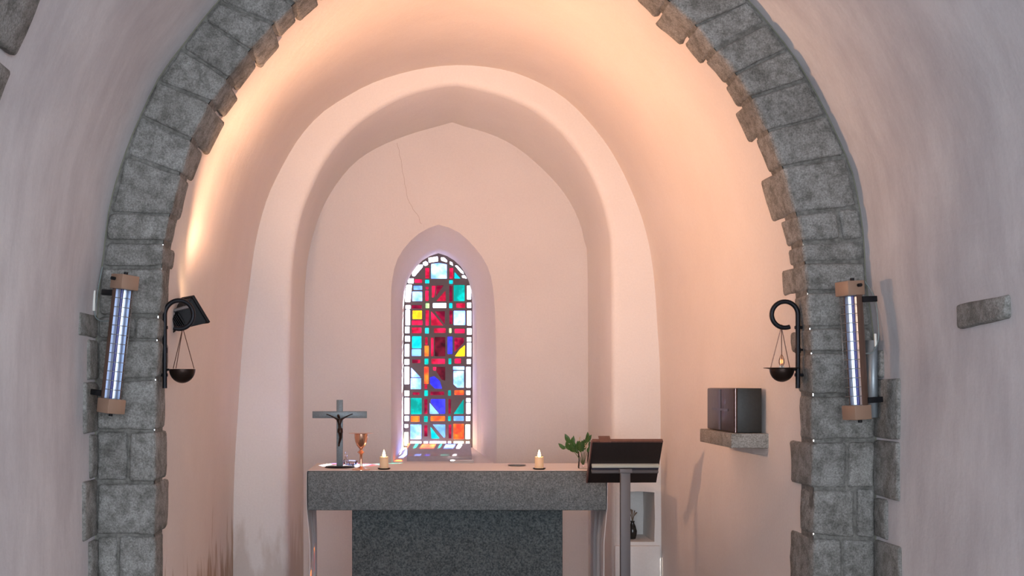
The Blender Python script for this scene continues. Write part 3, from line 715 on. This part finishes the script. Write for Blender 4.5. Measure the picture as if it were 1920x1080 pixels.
bm = bmesh.new(); box(bm, (-tw/2+.004, 0, th_/2), (.014, tl+.004, th_-.002), None, .005); link('door', bm, TABW, tb, 'auto')
XB = simple('cross_relief', (.025, .018, .016), .35, .3)
bm = bmesh.new(); box(bm, (-tw/2-.004, -.0, th_/2+.0), (.003, .028, th_*.94)); box(bm, (-tw/2-.004, 0, th_*.5), (.0034, tl*.6, .010)); link('cross', bm, XB, tb)
ntube('reflecting_strip', [(-tw/2+.002, -tl/2-.001, .001), (-tw/2+.002, -tl/2-.001, th_-.001)], .0075, simple('reflecting_metal', (.25, .18, .17), .16, 1.0), tb, 16)  # strip added at the door edge to catch the window's reflection
nbox('hinge', (tw/2+.003, -tl/2+.06, th_*.12), (.014, .02, .022), STEEL, tb, None, .001); ntube('reflecting_strip', [(-tw/2+.002, -tl/2-.001, .001), (-tw/2+.002, -tl/2-.001, th_-.001)], .0075, simple('reflecting_metal', (.25, .18, .17), .16, 1.0), tb, 16)  # hinge, and the added reflecting strip again
nbox('hinge', (tw/2+.003, -tl/2+.06, th_*.84), (.014, .02, .022), STEEL, tb, None, .001)
nbox('mounting_block', (tw/2+.012, .02, th_/2), (.022, tl*.8, th_*.8), simple('blue_grey_paint', (.28, .34, .37), .5), tb, None, .001)

# ------------------------------------------------------------------ cupboard recess contents
vd = 6.62; vv_ = empty('small_vase', (P(1186, 0, vd).x, vd, RZ0+.003), 'small dark vase of dried stems in the wall recess behind the lectern', 'vase')
nlathe('vase_body', [(0,0),(.018,0),(.024,.02),(.026,.045),(.018,.075),(.010,.092),(.013,.104),(.011,.104),(.008,.09),(0,.09)], simple('dark_glaze', (.02, .02, .018), .15), vv_, n=24)
bm = bmesh.new()
for i in range(7):
    a = i*.9; tube(bm, [(0, 0, .09), (.008*math.cos(a), .008*math.sin(a), .13), (.026*math.cos(a), .02*math.sin(a), .155+.008*(i % 3))], [.001, .0012, .0035], 6)
link('dried_stems', bm, simple('dried_flower', (.22, .15, .10), .8), vv_, True)

# ------------------------------------------------------------------ iron lamps on the jambs
def iron_lamp(px, ptop, d, s_, k, brim, lab, bulb):
    """px: picture column of the bar; s_=-1 ring to the left of the bar"""
    U = d/F; o = P(px, ptop, d)
    r0 = empty('hanging_lamp', o, lab, 'lamp')
    R0 = 24.5*U*k; cxr = s_*R0; pth = [(0, 0, -138*U), (0, 0, -60*U), (0, 0, 0)]
    for i in range(1, 31):
        a = i/30*math.radians(292); pth.append((cxr-s_*R0*math.cos(a), 0, R0*math.sin(a)))
    ntube('bracket', pth, [.0085]*len(pth), IRON, r0, 10)
    for zz, L in ((-24, 17), (-66, 10), (-113, 18)):
        ntube('wall_pin', [(s_*5*U, .004, zz*U), (-s_*L*U, .004, zz*U)], .0062 if zz != -66 else .004, IRON, r0, 8)
    ntube('cross_clamp', [(0, 0, -72*U), (0, 0, -62*U)], .0105, IRON, r0, 10)
    bx = cxr+s_*(5.5*U if s_ < 0 else 6*U); rb = 22.5*U*k; zb2 = -102*U
    bw_ = empty_child = None
    prof = [(0, -rb*1.08)]+[(rb*math.sin(a), -rb*1.08*math.cos(a)) for a in [PI/2*i/12 for i in range(1, 13)]]
    if brim: prof += [(rb+6*U, .002), (rb+11*U, .003), (rb+11*U, .005), (rb*.97, .003)]
    prof += [(rb*.93*math.sin(a), -rb*1.0*math.cos(a)) for a in [PI/2*i/12 for i in range(12, 0, -1)]]+[(0, -rb*1.0)]
    nlathe('bowl', prof, BRONZE, r0, (bx, 0, zb2), 36)
    ntube('bowl_strut', [(0, 0, zb2-.004), (bx-s_*rb, 0, zb2-.002)], .004, IRON, r0, 8)
    top = Vector((bx+s_*1*U, 0, -R0+.004))
    for a in (.5, 2.6, 4.4):
        ntube('chain', [top, (bx+rb*.93*math.cos(a), rb*.93*math.sin(a), zb2+.002)], .0016, simple('lamp_chain', (.16, .09, .07), .4, .8) if 'lamp_chain' not in bpy.data.materials else bpy.data.materials['lamp_chain'], r0, 6)
    nlathe('hook', [(0,-.006),(.005,-.004),(.006,0),(.004,.006),(0,.008)], IRON, r0, top, 12)
    if bulb:
        nlathe('socket', [(0,-.02),(.009,-.02),(.009,.012),(0,.012)], WHITEP, r0, (bx+s_*.5*U, 0, zb2), 16)
        nlathe('bulb', [(.006,.012),(.010,.022),(.0095,.034),(.005,.048),(0,.056)], glass_clear('bulb_glass', (1, .93, .86), .05), r0, (bx+s_*.5*U, 0, zb2), 18)
        nlathe('filament', [(0,.018),(.0035,.022),(.0045,.028),(.003,.034),(0,.038)], emit('filament_glow', (1, .22, .06), 9), r0, (bx+s_*.5*U, 0, zb2), 10)
    return r0
iron_lamp(1496, 590, 4.075, -1, 1.0, True, 'black iron ring bracket with hanging brimmed bowl and glowing bulb on right jamb', True)
iron_lamp(309, 590, 4.075, 1, 1.09, False, 'black iron ring bracket with hanging bowl on left jamb, beside the floodlight', False)

# floodlight behind the left iron lamp
fd = 4.33; fo = P(350, 592, fd)
fl = empty('floodlight', fo, 'black floodlight with a hood behind the left iron ring bracket', 'floodlight')
aim = Vector((.85, .55, .66)).normalized()
qt = aim.to_track_quat('Z', 'Y').to_matrix()
bm = bmesh.new()
bmesh.ops.create_cone(bm, cap_ends=True, segments=4, radius1=.048, radius2=.082, depth=.075)
bmesh.ops.rotate(bm, cent=(0,0,0), matrix=Matrix.Rotation(PI/4, 3, 'Z'), verts=bm.verts); bmesh.ops.rotate(bm, cent=(0,0,0), matrix=qt, verts=bm.verts)
bmesh.ops.bevel(bm, geom=bm.edges[:], offset=.006, segments=2, affect='EDGES'); link('housing', bm, BLACKP, fl, 'auto')
bm = bmesh.new(); box(bm, (0, 0, .042), (.122, .122, .012), None, .003); bmesh.ops.rotate(bm, cent=(0,0,0), matrix=qt, verts=bm.verts); link('rim', bm, BLACKP, fl, 'auto')
bm = bmesh.new(); box(bm, (0, 0, .0492), (.10, .10, .002)); bmesh.ops.rotate(bm, cent=(0,0,0), matrix=qt, verts=bm.verts); link('lens', bm, emit('lit_lens', (1, .62, .32), 25), fl)
bm = bmesh.new()
for i in range(4): box(bm, (0, 0, -.045-.006*i), (.06-.004*i, .06-.004*i, .003))
bmesh.ops.rotate(bm, cent=(0,0,0), matrix=qt, verts=bm.verts); link('cooling_fins', bm, BLACKP, fl)
wall = Vector((-1.0-fo.x+.045, .02, .010))
ntube('arm', [wall, (.5*wall.x, -.045, .018), (.03, -.055, .035)], .007, STEEL, fl, 8)
ntube('cable', [tuple(Vector(p)) for p in catmull([(-.02, -.02, -.03), (-.035, -.03, -.055), (-.06, -.02, -.07), (-.085, 0, -.072)], 6)], .004, BLACKP, fl, 8)
lamp_obj('floodlight_beam', 'AREA', fo+aim*.058, aim, 26, (1, .54, .31), spread=math.radians(122), shape='RECTANGLE', size=.09, size_y=.09)

# ------------------------------------------------------------------ infrared heaters
def heater(px, py, d, yaw, roll, lab, side):
    o = P(px, py, d); L = .468*1.0; H2 = L/2
    rot = (Matrix.Rotation(math.radians(roll), 3, 'Y') @ Matrix.Rotation(math.radians(yaw), 3, 'Z')).to_euler()
    r = empty('infrared_heater', o, lab, 'heater', rot)
    w2 = .034; dp = .05
    bm = bmesh.new()           # open trough: outer case
    prof = [(-w2, -.008), (-w2, .010), (-.022, .026), (.022, .026), (w2, .010), (w2, -.008)]
    inn = [(x*.94, y-.002 if abs(x) < w2 else y) for x, y in prof]
    loft(bm, [[(x, y, -H2) for x, y in prof+inn[::-1]+prof[:1]], [(x, y, H2) for x, y in prof+inn[::-1]+prof[:1]]]); link('case', bm, BROWNCASE, r, 'auto')
    bm = bmesh.new()
    rp = [(w2*.90*math.sin(a), -.006+.028*(math.cos(a))) for a in [-PI/2+PI*i/16 for i in range(17)]]
    loft(bm, [[(x, y, -H2+.03) for x, y in rp], [(x, y, H2-.03) for x, y in rp]]); link('reflector', bm, MIRROR, r, True)
    for sg in (-1, 1):
        nbox('end_cap', (0, -.007, sg*(H2-.020)), (w2*2+.002, .068, .050), simple('tan_cap', (.32, .20, .14), .45, .1), r, None, .003)
        ntube('end_knob', [(.006, 0, sg*(H2+.004)), (.006, 0, sg*(H2+.016))], .007, BLACKP, r, 10)
    ntube('quartz_tube', [(0, .002, -H2+.03), (0, .002, H2-.03)], .0045, QUARTZ, r, 12)
    bm = bmesh.new(); zs = [-H2+.045+(L-.09)*i/12 for i in range(13)]
    gp = [(w2*1.0*math.sin(a), -.008-.032*math.cos(a)) for a in [-PI/2+PI*i/10 for i in range(11)]]
    for z in zs: tube(bm, [(x, y, z) for x, y in gp], .0013, 5)
    for x, y in (gp[3], gp[7]): tube(bm, [(x, y, zs[0]), (x, y, zs[-1])], .0011, 5)
    link('wire_guard', bm, CHROME, r, True)
    bs = -1 if side < 0 else 1
    nbox('mounting_bracket', (bs*.025, .05, H2-.06), (.012, .06, .02), BLACKP, r); nbox('mounting_bracket', (bs*.025, .05, -H2+.06), (.012, .06, .02), BLACKP, r)
    ntube('end_knob', [(bs*(w2+.002), 0, H2-.012), (bs*(w2+.016), 0, H2-.012)], .006, BLACKP, r, 10)
    return r
heater(219, 645, 3.86, 50, 6.2, 'tilted infrared heater with bright blue-white reflector on the left jamb', -1)
heater(1603, 657, 3.87, -73, -3.2, 'slim infrared heater with wire guard on the right jamb', 1)
def cable(pts, d, r, mat, lab):
    c = ntube('cable', [P(x, y, dd) for x, y, dd in catmull([(x, y, dd) for (x, y), dd in zip(pts, d)], 6)], r, mat, None, 8); tag(c, lab, 'cable')
cable([(192,500),(186,530),(181,560),(178,590),(188,601),(206,602)], [3.985,3.975,3.96,3.95,3.93,3.90], .0022, CABLE, 'thin grey cable looping to the left heater')
cable([(1622,528),(1640,560),(1647,610),(1646,640),(1636,660),(1622,663)], [3.975,3.95,3.93,3.93,3.92,3.91], .0022, CABLE, 'thin grey cable looping to the right heater')
cp = ntube('cable_joint', [P(177, 545, 3.95), P(176, 583, 3.945)], .0045, WHITEP, None, 10); tag(cp, 'small white cable joint left of the left heater', 'connector')
cp = ntube('cable_joint', [P(1641, 626, 3.935), P(1642, 650, 3.93)], .0045, WHITEP, None, 10); tag(cp, 'small white cable joint right of the right heater', 'connector')
# folded zinc sheet behind the right heater
bm = bmesh.new(); ya, yb2 = 528, 783
a0 = P(1624, ya, 3.97); b0 = P(1640, ya, 3.93)
rows = []
for y in (ya+110, yb2): rows.append([P(1624, y, 3.985), P(1631, y, 3.95), P(1638, y, 3.94), P(1645, y, 3.985-.04)])
loft(bm, [[tuple(p) for p in r_] for r_ in rows]); z_ = link('metal_cover_strip', bm, ZINC, None, 'auto'); z_.modifiers.new('s', 'SOLIDIFY').thickness = .002
tag(z_, 'narrow folded blue-grey metal strip in the corner beside the right heater', 'metal strip')
